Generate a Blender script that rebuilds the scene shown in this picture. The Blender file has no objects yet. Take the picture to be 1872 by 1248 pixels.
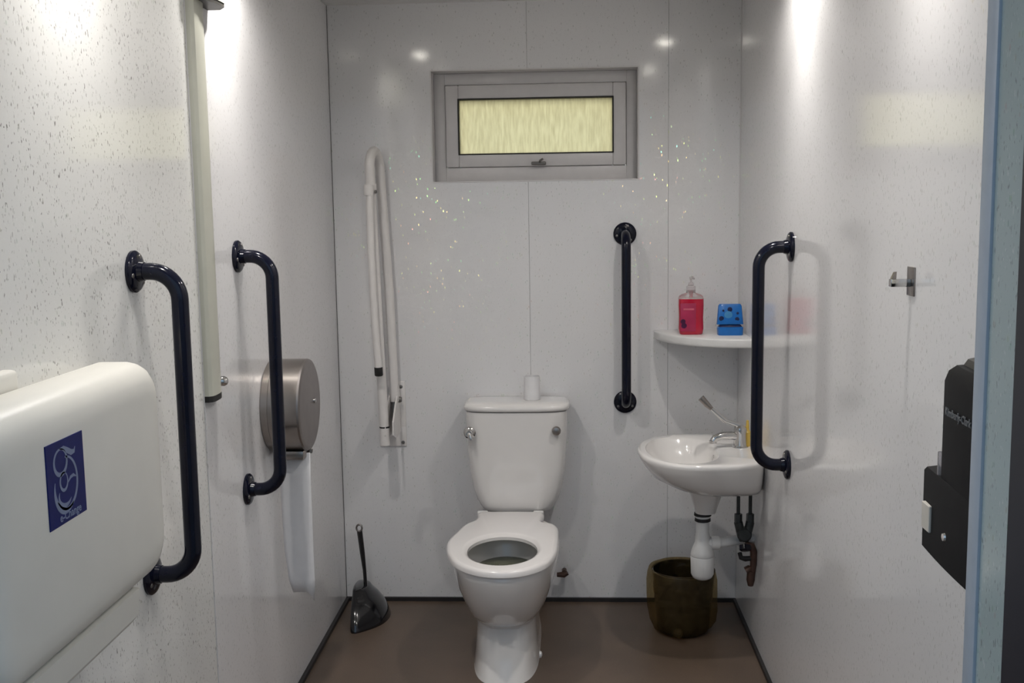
import bpy, bmesh, math, random
from mathutils import Vector, Matrix
random.seed(7)
S = bpy.context.scene
COL = S.collection
PI = math.pi

# ------------------------------------------------------------------ camera
cam_d = bpy.data.cameras.new('camera')
cam = bpy.data.objects.new('camera', cam_d)
COL.objects.link(cam)
cr = Vector((0.99863603, 0.05007095, -0.01479803))
cu = Vector((0.00852896, 0.12317466, 0.99234836))
cf = Vector((-0.05151057, 0.99112103, -0.1225796))
m = Matrix.Identity(4)
for i in range(3):
    m[i][0] = cr[i]; m[i][1] = cu[i]; m[i][2] = -cf[i]
m.translation = Vector((0, -3.8107, 1.437))
cam.matrix_world = m
cam_d.sensor_fit = 'HORIZONTAL'
cam_d.sensor_width = 36.0
cam_d.lens = 36.0 * 1958.0 / 1872.0
cam_d.clip_start = 0.02
S.camera = cam

# ------------------------------------------------------------------ world, exposure
S.view_settings.view_transform = 'Standard'
S.view_settings.look = 'None'
S.view_settings.gamma = 1.0
S.view_settings.use_curve_mapping = False
S.view_settings.exposure = 0.05

world = bpy.data.worlds.new('overcast_sky')
S.world = world
world.use_nodes = True
wn = world.node_tree; wn.nodes.clear()
wo = wn.nodes.new('ShaderNodeOutputWorld')
wb = wn.nodes.new('ShaderNodeBackground')
wt = wn.nodes.new('ShaderNodeTexCoord')
wsx = wn.nodes.new('ShaderNodeSeparateXYZ')
wr = wn.nodes.new('ShaderNodeValToRGB')
wn.links.new(wt.outputs['Generated'], wsx.inputs[0])
wmr = wn.nodes.new('ShaderNodeMapRange')
wmr.inputs['From Min'].default_value = -1; wmr.inputs['From Max'].default_value = 1
wn.links.new(wsx.outputs['Z'], wmr.inputs['Value'])
wn.links.new(wmr.outputs[0], wr.inputs[0])
wr.color_ramp.elements[0].position = 0.44; wr.color_ramp.elements[0].color = (.10, .12, .12, 1)
wr.color_ramp.elements[1].position = 0.56; wr.color_ramp.elements[1].color = (.58, .78, 1.0, 1)
wn.links.new(wr.outputs[0], wb.inputs['Color'])
wb.inputs['Strength'].default_value = 0.70
wn.links.new(wb.outputs[0], wo.inputs['Surface'])

XL, XR, H = -0.829, 0.607, 2.15
YF = -2.60            # inner face of the doorway wall
LIGHTS = [(-0.665, -1.22), (-0.665, -2.02), (0.435, -1.0), (0.44, -1.95)]
for i, (lx, ly) in enumerate(LIGHTS):
    # each reflector lamp throws a wide soft field and a tighter central beam
    for watts, angle, blend in (((17.5, 15.5, 15.5, 10.0)[i], 160, .7), ((14, 12, 13, 10)[i], 84, 1.0)):
        ld = bpy.data.lights.new('downlight_beam', 'SPOT')
        ld.energy = watts
        ld.color = (1.0, 0.965, 0.925)
        ld.spot_size = math.radians(angle)
        ld.spot_blend = blend
        ld.shadow_soft_size = 0.022
        lo = bpy.data.objects.new('downlight_beam', ld)
        lo.location = (lx, ly, H - 0.012)
        COL.objects.link(lo)
# daylight on the outside of the window pane
ad = bpy.data.lights.new('window_daylight', 'AREA')
ad.energy = 16.0; ad.color = (1.0, 0.93, 0.74); ad.size = 1.4; ad.shape = 'SQUARE'
ao = bpy.data.objects.new('window_daylight', ad)
ao.location = (-0.1, 1.3, 2.2); ao.rotation_euler = (math.radians(-75), 0, 0)
COL.objects.link(ao)

# ------------------------------------------------------------------ materials
def new_mat(name):
    mt = bpy.data.materials.new(name); mt.use_nodes = True
    nt = mt.node_tree
    return mt, nt, nt.nodes['Principled BSDF']

def simple(name, col, rough=0.4, metal=0.0, coat=0.0, var=0.04, nscale=40, bump=0.0, **kw):
    mt, nt, p = new_mat(name)
    tc = nt.nodes.new('ShaderNodeTexCoord')
    n = nt.nodes.new('ShaderNodeTexNoise'); n.inputs['Scale'].default_value = nscale
    n.inputs['Detail'].default_value = 4
    nt.links.new(tc.outputs['Object'], n.inputs['Vector'])
    r = nt.nodes.new('ShaderNodeValToRGB')
    r.color_ramp.elements[0].position = .3; r.color_ramp.elements[1].position = .7
    r.color_ramp.elements[0].color = tuple(max(0, c * (1 - var)) for c in col) + (1,)
    r.color_ramp.elements[1].color = tuple(min(1, c * (1 + var)) for c in col) + (1,)
    nt.links.new(n.outputs['Fac'], r.inputs[0])
    nt.links.new(r.outputs[0], p.inputs['Base Color'])
    p.inputs['Roughness'].default_value = rough
    p.inputs['Metallic'].default_value = metal
    p.inputs['Coat Weight'].default_value = coat
    p.inputs['Coat Roughness'].default_value = 0.05
    for k, v in kw.items():
        p.inputs[k].default_value = v
    if bump:
        b = nt.nodes.new('ShaderNodeBump'); b.inputs['Strength'].default_value = bump
        b.inputs['Distance'].default_value = 0.002
        nt.links.new(n.outputs['Fac'], b.inputs['Height'])
        nt.links.new(b.outputs[0], p.inputs['Normal'])
    return mt

def panel_mat(name, base=(.755, .745, .75), amount=1.0):
    """gloss wet-wall panel: pale ground, small dark and light flecks, holographic glitter flakes"""
    mt, nt, p = new_mat(name)
    N, L = nt.nodes, nt.links
    tc = N.new('ShaderNodeTexCoord')
    mp = N.new('ShaderNodeMapping'); mp.inputs['Scale'].default_value = (1, 1, .40)
    mp.inputs['Rotation'].default_value = (math.radians(9), math.radians(9), 0)
    L.new(tc.outputs['Object'], mp.inputs[0])
    def fleck(scale, thr, soft, seed):
        n = N.new('ShaderNodeTexNoise'); n.noise_dimensions = '4D'; n.inputs['W'].default_value = seed
        n.inputs['Scale'].default_value = scale; n.inputs['Detail'].default_value = 1
        L.new(mp.outputs[0], n.inputs['Vector'])
        r = N.new('ShaderNodeValToRGB')
        r.color_ramp.elements[0].position = thr; r.color_ramp.elements[1].position = thr + soft
        r.color_ramp.elements[0].color = (0, 0, 0, 1); r.color_ramp.elements[1].color = (1, 1, 1, 1)
        L.new(n.outputs['Fac'], r.inputs[0])
        return r.outputs[0]
    dark = fleck(270, .635, .06, 1.0)
    light = fleck(300, .66, .05, 5.0)
    cloud = N.new('ShaderNodeTexNoise'); cloud.inputs['Scale'].default_value = 9; cloud.inputs['Detail'].default_value = 3
    L.new(tc.outputs['Object'], cloud.inputs['Vector'])
    mr = N.new('ShaderNodeMapRange'); mr.inputs['From Min'].default_value = .3; mr.inputs['From Max'].default_value = .7
    mr.inputs['To Min'].default_value = .35 * amount; mr.inputs['To Max'].default_value = .95 * amount
    L.new(cloud.outputs['Fac'], mr.inputs['Value'])
    mu = N.new('ShaderNodeMath'); mu.operation = 'MULTIPLY'
    L.new(dark, mu.inputs[0]); L.new(mr.outputs[0], mu.inputs[1])
    m1 = N.new('ShaderNodeMix'); m1.data_type = 'RGBA'
    m1.inputs['A'].default_value = base + (1,); m1.inputs['B'].default_value = (.10, .095, .08, 1)
    L.new(mu.outputs[0], m1.inputs['Factor'])
    m2 = N.new('ShaderNodeMix'); m2.data_type = 'RGBA'; m2.inputs['B'].default_value = (.86, .86, .85, 1)
    mu2 = N.new('ShaderNodeMath'); mu2.operation = 'MULTIPLY'; mu2.inputs[1].default_value = .45 * amount
    L.new(light, mu2.inputs[0])
    L.new(mu2.outputs[0], m2.inputs['Factor']); L.new(m1.outputs['Result'], m2.inputs['A'])
    L.new(m2.outputs['Result'], p.inputs['Base Color'])
    p.inputs['Roughness'].default_value = .10
    p.inputs['IOR'].default_value = 1.6
    # very faint orange-peel in the gloss film
    bn = N.new('ShaderNodeTexNoise'); bn.inputs['Scale'].default_value = 26
    L.new(tc.outputs['Object'], bn.inputs['Vector'])
    b = N.new('ShaderNodeBump'); b.inputs['Strength'].default_value = .035; b.inputs['Distance'].default_value = .002
    L.new(bn.outputs['Fac'], b.inputs['Height']); L.new(b.outputs[0], p.inputs['Normal'])
    # holographic flakes: tiny tilted mirrors of random hue
    v = N.new('ShaderNodeTexVoronoi'); v.inputs['Scale'].default_value = 170
    mp2 = N.new('ShaderNodeMapping'); mp2.inputs['Scale'].default_value = (1, 1, .45)
    mp2.inputs['Rotation'].default_value = (math.radians(-25), math.radians(25), 0)
    L.new(tc.outputs['Object'], mp2.inputs[0]); L.new(mp2.outputs[0], v.inputs['Vector'])
    sc = N.new('ShaderNodeSeparateColor'); L.new(v.outputs['Color'], sc.inputs[0])
    gt = N.new('ShaderNodeMath'); gt.operation = 'GREATER_THAN'; gt.inputs[1].default_value = .88
    L.new(sc.outputs[0], gt.inputs[0])
    lt = N.new('ShaderNodeMath'); lt.operation = 'LESS_THAN'; lt.inputs[1].default_value = .30
    L.new(v.outputs['Distance'], lt.inputs[0])
    an = N.new('ShaderNodeMath'); an.operation = 'MULTIPLY'
    L.new(gt.outputs[0], an.inputs[0]); L.new(lt.outputs[0], an.inputs[1])
    an2 = N.new('ShaderNodeMath'); an2.operation = 'MULTIPLY'; an2.inputs[1].default_value = .22
    L.new(an.outputs[0], an2.inputs[0])
    ge = N.new('ShaderNodeNewGeometry')
    # a flake works as a small grating: its tilt sets both where it flashes and its hue
    def mrange(sock, lo, hi):
        q = N.new('ShaderNodeMapRange'); q.inputs['To Min'].default_value = lo; q.inputs['To Max'].default_value = hi
        L.new(sock, q.inputs['Value']); return q.outputs[0]
    cv = N.new('ShaderNodeCombineXYZ')
    sc2 = N.new('ShaderNodeSeparateColor'); wn_ = N.new('ShaderNodeTexWhiteNoise'); L.new(v.outputs['Color'], wn_.inputs['Vector'])
    L.new(wn_.outputs['Color'], sc2.inputs[0])
    L.new(mrange(sc2.outputs[0], -.05, .05), cv.inputs[0]); L.new(mrange(sc2.outputs[1], -.05, .05), cv.inputs[1])
    L.new(mrange(sc2.outputs[2], .19, .285), cv.inputs[2])
    va = N.new('ShaderNodeVectorMath'); va.operation = 'ADD'
    L.new(cv.outputs[0], va.inputs[0]); L.new(ge.outputs['Normal'], va.inputs[1])
    vn = N.new('ShaderNodeVectorMath'); vn.operation = 'NORMALIZE'; L.new(va.outputs[0], vn.inputs[0])
    hs = N.new('ShaderNodeCombineColor'); hs.mode = 'HSV'
    L.new(mrange(sc2.outputs[2], .46, .0), hs.inputs[0]); hs.inputs[1].default_value = .72; hs.inputs[2].default_value = 1
    g = N.new('ShaderNodeBsdfGlossy'); g.inputs['Roughness'].default_value = .25
    L.new(hs.outputs[0], g.inputs['Color']); L.new(vn.outputs[0], g.inputs['Normal'])
    mx = N.new('ShaderNodeMixShader')
    L.new(an2.outputs[0], mx.inputs[0]); L.new(p.outputs[0], mx.inputs[1]); L.new(g.outputs[0], mx.inputs[2])
    L.new(mx.outputs[0], N['Material Output'].inputs['Surface'])
    return mt

M = {}
M['panel'] = panel_mat('speckled_gloss_panel', amount=.16)
M['panel_side'] = panel_mat('speckled_gloss_panel_side', amount=.42)
M['panel_strong'] = panel_mat('speckled_gloss_panel_bold', base=(.74, .735, .715), amount=.95)
M['panel_daylit'] = panel_mat('speckled_panel_daylight_tint', base=(.42, .50, .50), amount=.6)  # same panel; dim blue daylight on the reveal put into its base colour
M['backing'] = simple('joint_backing', (.22, .22, .22), .8)
M['trim'] = simple('pvc_trim_daylight_tint', (.40, .46, .54), .35)  # blue cast of the doorway daylight is in this trim colour
M['ceiling'] = simple('ceiling_paint', (.72, .71, .70), .6)
M['ceramic'] = simple('white_glazed_ceramic', (.76, .735, .715), .12, coat=.6, var=.012, nscale=12)
M['seat'] = simple('white_seat_plastic', (.78, .75, .735), .16, coat=.4, var=.01, nscale=12)
M['pvc'] = simple('white_window_pvc', (.64, .62, .62), .35, var=.02)
M['white'] = simple('white_painted_steel', (.72, .69, .67), .3, var=.03, nscale=25)
M['white_plastic'] = simple('white_plastic', (.72, .71, .70), .3, var=.03)
M['paper'] = simple('soft_white_paper', (.76, .75, .76), .9, var=.02, bump=.15)
M['rail'] = simple('navy_gloss_rail', (.004, .005, .014), .13, var=.2, **{'Specular IOR Level': .32})
M['black'] = simple('black_gloss_plastic', (.006, .006, .008), .14, coat=.6, var=.2)
M['black_smoke'] = simple('black_dispenser_plastic', (.009, .009, .010), .5, var=.15, **{'Specular IOR Level': .10})
M['grey_smoke'] = simple('dark_grey_dispenser_lid', (.055, .052, .047), .5, var=.1, **{'Specular IOR Level': .2})
M['rubber'] = simple('black_rubber', (.012, .011, .011), .6)
M['cream'] = simple('cream_painted_post', (.50, .50, .43), .38, var=.04, nscale=14)
M['changer'] = simple('cream_changer_plastic', (.72, .70, .645), .36, var=.02, nscale=10)
M['chrome'] = simple('polished_chrome', (.62, .61, .60), .08, metal=1.0, var=.03)
M['steel'] = simple('satin_steel', (.34, .31, .29), .28, metal=1.0, var=.06, nscale=20)
M['steel_dark'] = simple('satin_steel_face', (.30, .275, .265), .42, metal=1.0, var=.05, nscale=30)
M['screw'] = simple('dull_screw_metal', (.20, .19, .18), .4, metal=.8)
M['lens'] = None
M['brass'] = simple('tarnished_copper_pipe', (.10, .058, .045), .4, metal=.6, var=.2)
M['valve'] = simple('dark_valve_metal', (.05, .055, .055), .4, metal=.5, var=.2)
M['blue'] = simple('blue_plastic', (.008, .15, .50), .3, var=.08)
M['blue_dark'] = simple('dark_blue_shade', (.004, .012, .07), .5)  # shade of the gap and recesses put into a darker blue
M['blue_pale'] = simple('pale_blue_plastic', (.06, .26, .52), .4)
M['sticker'] = simple('navy_blue_sticker', (.0035, .009, .105), .4, var=.1, **{'Specular IOR Level': .2})
M['sticker_ink'] = simple('pale_sticker_ink', (.17, .21, .33), .4)
M['card'] = simple('white_card_label', (.62, .58, .52), .7, var=.05)
M['red'] = simple('red_liquid_soap', (.50, .004, .035), .14, coat=.5, var=.12, nscale=15)
M['red_label'] = simple('deep_pink_label', (.42, .022, .085), .4, var=.15, nscale=25)
M['plum'] = simple('dark_plum_label_print', (.055, .002, .04), .4, var=.3)
M['pink_ink'] = simple('pink_label_ink', (.62, .12, .18), .5)
M['amber'] = simple('amber_bottle', (.62, .42, .08), .3)
M['grey_ink'] = simple('grey_lettering', (.14, .145, .15), .5)
M['navy_frame'] = simple('dark_navy_door_frame', (.006, .009, .02), .4)
M['tub'] = simple('pale_green_plastic_tub', (.50, .55, .50), .3)
M['water'] = simple('toilet_water', (.13, .135, .09), .03, coat=.5)
M['baseboard'] = simple('dark_cove_skirting', (.018, .016, .016), .5, var=.2)
M['concrete'] = simple('outdoor_paving', (.20, .20, .19), .9, var=.2, nscale=6)

# clear bottle shell
mt, nt, p = new_mat('clear_plastic')
p.inputs['Base Color'].default_value = (.85, .80, .80, 1); p.inputs['Roughness'].default_value = .12
p.inputs['Transmission Weight'].default_value = .75; p.inputs['IOR'].default_value = 1.3
n_ = nt.nodes.new('ShaderNodeTexNoise'); n_.inputs['Scale'].default_value = 60
b_ = nt.nodes.new('ShaderNodeBump'); b_.inputs['Strength'].default_value = .05
nt.links.new(n_.outputs['Fac'], b_.inputs['Height']); nt.links.new(b_.outputs[0], p.inputs['Normal'])
M['clear'] = mt
# thin yellow-brown bin liner
mt, nt, p = new_mat('translucent_bin_liner')
tr = nt.nodes.new('ShaderNodeBsdfTransparent'); mx = nt.nodes.new('ShaderNodeMixShader')
nz = nt.nodes.new('ShaderNodeTexNoise'); nz.inputs['Scale'].default_value = 9; nz.inputs['Detail'].default_value = 2
cr_ = nt.nodes.new('ShaderNodeValToRGB')
cr_.color_ramp.elements[0].color = (.085, .058, .024, 1); cr_.color_ramp.elements[1].color = (.15, .105, .042, 1)
nt.links.new(nz.outputs['Fac'], cr_.inputs[0]); nt.links.new(cr_.outputs[0], p.inputs['Base Color'])
tr.inputs['Color'].default_value = (.80, .70, .50, 1)
p.inputs['Roughness'].default_value = .25
bp = nt.nodes.new('ShaderNodeBump'); bp.inputs['Strength'].default_value = .6; bp.inputs['Distance'].default_value = .01
nt.links.new(nz.outputs['Fac'], bp.inputs['Height']); nt.links.new(bp.outputs[0], p.inputs['Normal'])
mrl = nt.nodes.new('ShaderNodeMapRange'); mrl.inputs['From Min'].default_value = .42; mrl.inputs['From Max'].default_value = .68
mrl.inputs['To Min'].default_value = .22; mrl.inputs['To Max'].default_value = .34
nt.links.new(nz.outputs['Fac'], mrl.inputs['Value']); nt.links.new(mrl.outputs[0], mx.inputs[0])
nt.links.new(tr.outputs[0], mx.inputs[1]); nt.links.new(p.outputs[0], mx.inputs[2])
nt.links.new(mx.outputs[0], nt.nodes['Material Output'].inputs['Surface'])
M['liner'] = mt
# obscured window glass, with the cream cast of the light put into its colour
mt, nt, p = new_mat('obscured_glass')
N, L = nt.nodes, nt.links
tc = N.new('ShaderNodeTexCoord'); mp = N.new('ShaderNodeMapping'); mp.inputs['Scale'].default_value = (150, 150, 20)
L.new(tc.outputs['Object'], mp.inputs[0])
nz = N.new('ShaderNodeTexNoise'); nz.inputs['Scale'].default_value = 1; nz.inputs['Detail'].default_value = 5
L.new(mp.outputs[0], nz.inputs['Vector'])
cr_ = N.new('ShaderNodeValToRGB'); cr_.color_ramp.elements[0].position = .3; cr_.color_ramp.elements[1].position = .72
cr_.color_ramp.elements[0].color = (.76, .72, .55, 1); cr_.color_ramp.elements[1].color = (.98, .95, .76, 1)
L.new(nz.outputs['Fac'], cr_.inputs[0])
tl = N.new('ShaderNodeBsdfTranslucent'); L.new(cr_.outputs[0], tl.inputs['Color'])
gl = N.new('ShaderNodeBsdfGlossy'); gl.inputs['Roughness'].default_value = .15
bp = N.new('ShaderNodeBump'); bp.inputs['Strength'].default_value = .5; bp.inputs['Distance'].default_value = .002
L.new(nz.outputs['Fac'], bp.inputs['Height']); L.new(bp.outputs[0], gl.inputs['Normal'])
mx = N.new('ShaderNodeMixShader'); mx.inputs[0].default_value = .06
L.new(tl.outputs[0], mx.inputs[1]); L.new(gl.outputs[0], mx.inputs[2])
L.new(mx.outputs[0], N['Material Output'].inputs['Surface'])
M['glass'] = mt
# downlight lens (lit lamp)
mt, nt, p = new_mat('lit_downlight_lens')
p.inputs['Base Color'].default_value = (.9, .9, .85, 1)
p.inputs['Emission Color'].default_value = (1, .95, .84, 1); p.inputs['Emission Strength'].default_value = 60
M['lens'] = mt
# floor vinyl
mt, nt, p = new_mat('brown_safety_vinyl')
N, L = nt.nodes, nt.links
tc = N.new('ShaderNodeTexCoord')
n1 = N.new('ShaderNodeTexNoise'); n1.inputs['Scale'].default_value = 3.2; n1.inputs['Detail'].default_value = 4
n2 = N.new('ShaderNodeTexNoise'); n2.inputs['Scale'].default_value = 500
L.new(tc.outputs['Object'], n1.inputs['Vector']); L.new(tc.outputs['Object'], n2.inputs['Vector'])
c1 = N.new('ShaderNodeValToRGB'); c1.color_ramp.elements[0].position = .3; c1.color_ramp.elements[1].position = .7
c1.color_ramp.elements[0].color = (.088, .062, .044, 1); c1.color_ramp.elements[1].color = (.135, .094, .068, 1)
L.new(n1.outputs['Fac'], c1.inputs[0])
c2 = N.new('ShaderNodeValToRGB'); c2.color_ramp.elements[0].position = .62; c2.color_ramp.elements[1].position = .7
c2.color_ramp.elements[0].color = (0, 0, 0, 1)
L.new(n2.outputs['Fac'], c2.inputs[0])
mm = N.new('ShaderNodeMix'); mm.data_type = 'RGBA'; mm.inputs['B'].default_value = (.20, .155, .12, 1)
L.new(c2.outputs[0], mm.inputs['Factor']); L.new(c1.outputs[0], mm.inputs['A'])
L.new(mm.outputs['Result'], p.inputs['Base Color']); p.inputs['Roughness'].default_value = .42
M['floor'] = mt

# ------------------------------------------------------------------ helpers
def link_mesh(name, verts, faces, mat, parent=None, smooth=True, angle=35):
    me = bpy.data.meshes.new(name)
    me.from_pydata([tuple(v) for v in verts], [], faces)
    me.update()
    bm = bmesh.new(); bm.from_mesh(me)
    bmesh.ops.recalc_face_normals(bm, faces=bm.faces)
    bm.to_mesh(me); bm.free()
    if smooth:
        me.polygons.foreach_set('use_smooth', [True] * len(me.polygons))
        me.set_sharp_from_angle(angle=math.radians(angle))
    if not isinstance(mat, (list, tuple)): mat = [mat]
    for x in mat: me.materials.append(x)
    o = bpy.data.objects.new(name, me)
    COL.objects.link(o)
    if parent is not None:
        o.parent = parent
        root = parent
        while root.parent: root = root.parent
        me.transform(Matrix.Translation(-root.location))
    return o

class B:
    """collects shapes (world coordinates) into one mesh"""
    def __init__(s): s.v = []; s.f = []
    def add(s, v, f):
        o = len(s.v); s.v += [Vector(x) for x in v]; s.f += [tuple(i + o for i in q) for q in f]; return s
    def box(s, x0, x1, y0, y1, z0, z1):
        return s.add([(x0,y0,z0),(x1,y0,z0),(x1,y1,z0),(x0,y1,z0),(x0,y0,z1),(x1,y0,z1),(x1,y1,z1),(x0,y1,z1)],
                     [(0,3,2,1),(4,5,6,7),(0,1,5,4),(1,2,6,5),(2,3,7,6),(3,0,4,7)])
    def bbox(s, x0, x1, y0, y1, z0, z1, r=.004, seg=3):
        bm = bmesh.new(); bmesh.ops.create_cube(bm, size=1)
        for v in bm.verts:
            v.co = Vector(((x0+x1)/2 + v.co.x*(x1-x0), (y0+y1)/2 + v.co.y*(y1-y0), (z0+z1)/2 + v.co.z*(z1-z0)))
        bmesh.ops.bevel(bm, geom=list(bm.edges), offset=r, segments=seg, affect='EDGES', profile=.5)
        bm.verts.index_update()
        s.add([v.co.copy() for v in bm.verts], [tuple(v.index for v in f.verts) for f in bm.faces]); bm.free(); return s
    def loft(s, rings, c0=True, c1=True, closed=True):
        n = len(rings[0]); o = []; f = []
        for r in rings: o += list(r)
        for k in range(len(rings) - 1):
            for i in range(n if closed else n - 1):
                j = (i + 1) % n
                f.append((k*n+i, k*n+j, (k+1)*n+j, (k+1)*n+i))
        if c0: f.append(tuple(range(n))[::-1])
        if c1: f.append(tuple((len(rings)-1)*n + i for i in range(n)))
        return s.add(o, f)
    def tube(s, pts, r, n=16, caps=True):
        pts = [Vector(p) for p in pts]; rs = r if isinstance(r, (list, tuple)) else [r]*len(pts)
        t0 = (pts[1]-pts[0]).normalized()
        u = t0.orthogonal().normalized(); rings = []
        for i, p in enumerate(pts):
            if i == 0: t = t0
            elif i == len(pts)-1: t = (pts[i]-pts[i-1]).normalized()
            else: t = ((pts[i+1]-pts[i]).normalized() + (pts[i]-pts[i-1]).normalized()).normalized()
            u = (u - t*u.dot(t)).normalized(); w = t.cross(u)
            rings.append([p + (u*math.cos(a) + w*math.sin(a))*rs[i] for a in (2*PI*k/n for k in range(n))])
        return s.loft(rings, caps, caps)
    def disc(s, c, nrm, prof, n=24):
        """lathe: prof = [(dist along normal, radius)...]"""
        c = Vector(c); nrm = Vector(nrm).normalized(); u = nrm.orthogonal().normalized(); w = nrm.cross(u)
        rings = [[c + nrm*d + (u*math.cos(a)+w*math.sin(a))*max(r, 1e-4) for a in (2*PI*k/n for k in range(n))] for d, r in prof]
        return s.loft(rings)
    def build(s, name, mat, parent=None, angle=35, smooth=True):
        return link_mesh(name, s.v, s.f, mat, parent, smooth, angle)

def tag(o, label=None, cat=None, group=None, kind=None):
    if label: o['label'] = label
    if cat: o['category'] = cat
    if group: o['group'] = group
    if kind: o['kind'] = kind
    return o
def thing(name, loc, label, cat, group=None):
    o = bpy.data.objects.new(name, None); o.location = loc; o.empty_display_size = .05
    COL.objects.link(o); return tag(o, label, cat, group)
def struct(name, loc=(0,0,0)):
    o = bpy.data.objects.new(name, None); o.location = loc; COL.objects.link(o); o['kind'] = 'structure'; return o

def sring(cx, cy, z, a, bf, bb, n=48, ex=2.0, exb=None, af=None):
    """superellipse ring; front extent bf is towards -y, back extent bb towards +y"""
    out = []
    for k in range(n):
        t = 2*PI*k/n; c, s_ = math.cos(t), math.sin(t)
        e = ex if s_ < 0 else (exb or ex)
        x = math.copysign(abs(c)**(2/e), c)*a
        y = math.copysign(abs(s_)**(2/e), s_)*(bf if s_ < 0 else bb)
        out.append((cx+x, cy+y, z))
    return out

def spline_loop(pts, n):
    """closed Catmull-Rom through pts, n samples by arc length"""
    P = [Vector(p) for p in pts]; m_ = len(P); dense = []
    for i in range(m_):
        p0, p1, p2, p3 = P[i-1], P[i], P[(i+1) % m_], P[(i+2) % m_]
        for k in range(16):
            t = k/16
            dense.append(.5*((2*p1) + (p2-p0)*t + (2*p0-5*p1+4*p2-p3)*t*t + (3*p1-p0-3*p2+p3)*t**3))
    dense.append(dense[0].copy())
    L_ = [0]
    for a, b in zip(dense, dense[1:]): L_.append(L_[-1] + (b-a).length)
    out = []; j = 0
    for k in range(n):
        d = L_[-1]*k/n
        while L_[j+1] < d: j += 1
        f = (d-L_[j])/max(1e-9, L_[j+1]-L_[j]); out.append(dense[j].lerp(dense[j+1], f))
    return out

def text_mesh(name, body, size, mat, parent, mw, extrude=.0004, bold=0.0):
    cu_ = bpy.data.curves.new(name, 'FONT'); cu_.body = body; cu_.size = size; cu_.extrude = extrude
    cu_.offset = bold; cu_.align_x = 'CENTER'; cu_.align_y = 'CENTER'; cu_.resolution_u = 3
    tmp = bpy.data.objects.new(name + '_tmp', cu_); COL.objects.link(tmp)
    dg = bpy.context.evaluated_depsgraph_get(); dg.update()
    me = bpy.data.meshes.new_from_object(tmp.evaluated_get(dg))
    bpy.data.objects.remove(tmp); bpy.data.curves.remove(cu_)
    me.transform(mw); me.materials.clear(); me.materials.append(mat)
    o = bpy.data.objects.new(name, me); COL.objects.link(o)
    if parent is not None:
        o.parent = parent
        root = parent
        while root.parent: root = root.parent
        me.transform(Matrix.Translation(-root.location))
    return o

def frame(origin, xdir, ydir):
    x = Vector(xdir).normalized(); y = Vector(ydir).normalized(); z = x.cross(y)
    mm_ = Matrix.Identity(4)
    for i in range(3): mm_[i][0] = x[i]; mm_[i][1] = y[i]; mm_[i][2] = z[i]
    mm_.translation = Vector(origin); return mm_

# ------------------------------------------------------------------ room shell
WX0, WX1, WZ0, WZ1 = -0.468, 0.252, 1.537, 1.918
YB = -2.78            # outer face of doorway wall
fl = B().box(XL-.1, XR+.1, YF-.12, .1, -.06, 0).build('floor', M['floor'], smooth=False); fl['kind'] = 'structure'
gr = B().box(-4, 4, -7, YF-.125, -.08, -.01).build('ground', M['concrete'], smooth=False); gr['kind'] = 'structure'
ce = B()
ce.box(XL-.1, XR+.1, YB, .1, H, H+.08)
ce = ce.build('ceiling', M['ceiling'], smooth=False); ce['kind'] = 'structure'

G = .0005
# back wall: dark backing with panels standing in front, joints left open
wbk = B()
for a in [(XL-.1, WX0-.006, 0, H), (WX1+.006, XR+.1, 0, H), (WX0-.006, WX1+.006, 0, WZ0-.006), (WX0-.006, WX1+.006, WZ1+.006, H)]:
    wbk.box(a[0], a[1], .010, .14, a[2], a[3])
wbk = wbk.build('wall_back', M['backing'], smooth=False); wbk['kind'] = 'structure'
def back_panel(x0, x1):
    b = B(); x0 += G; x1 -= G
    e = .0042; a0, a1 = max(x0, WX0-e), min(x1, WX1+e)
    if a1 <= a0:
        b.box(x0, x1, 0, .0098, .0, H)
    else:
        if x0 < WX0: b.box(x0, WX0-e, 0, .0098, 0, H)
        if x1 > WX1: b.box(WX1+e, x1, 0, .0098, 0, H)
        b.box(a0, a1, 0, .0098, 0, WZ0-e); b.box(a0, a1, 0, .0098, WZ1+e, H)
    b.build('wall_panel', M['panel'], wbk, smooth=False)
for x0, x1 in [(XL, -.132), (-.132, .358), (.358, XR)]: back_panel(x0, x1)

wl = B().box(XL-.12, XL-.010, YB, .1, 0, H).build('wall_left', M['baseboard'], smooth=False); wl['kind'] = 'structure'
B().box(XL-.0098, XL, -1.438+.0035, -.001, 0, H).build('wall_panel', M['panel_side'], wl, smooth=False)
B().box(XL-.0098, XL, YB, -1.438-.0035, 0, H).build('wall_panel', M['panel_strong'], wl, smooth=False)
wr_ = B().box(XR+.010, XR+.12, YB, .1, 0, H).build('wall_right', M['backing'], smooth=False); wr_['kind'] = 'structure'
B().box(XR, XR+.0098, YF, -.001, 0, H).build('wall_panel', M['panel_side'], wr_, smooth=False)
# doorway wall: the right nib whose reveal we see, a left nib and a head
wf = B()
wf.box(.462, XR, -2.71, YF, 0, 2.06)
wf.box(XL, -.74, -2.71, YF, 0, 2.06)
wf.box(XL, XR, -2.71, YF, 2.06, H)
wf = wf.build('wall_front', M['panel_strong'], smooth=False); wf['kind'] = 'structure'
B().box(.458, .462, -2.71, YF-.03, 0, 2.06).build('wall_panel', M['panel_daylit'], wf, smooth=False)
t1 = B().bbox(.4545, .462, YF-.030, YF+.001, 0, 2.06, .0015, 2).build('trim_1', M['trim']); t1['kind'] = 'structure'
df = B()
df.box(.452, XR, -2.80, -2.713, 0, 2.07).box(XL, -.75, -2.80, -2.713, 0, 2.07).box(XL, XR, -2.80, -2.713, 2.07, H)
df = df.build('trim_2', M['navy_frame'], smooth=False); df['kind'] = 'structure'
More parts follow.
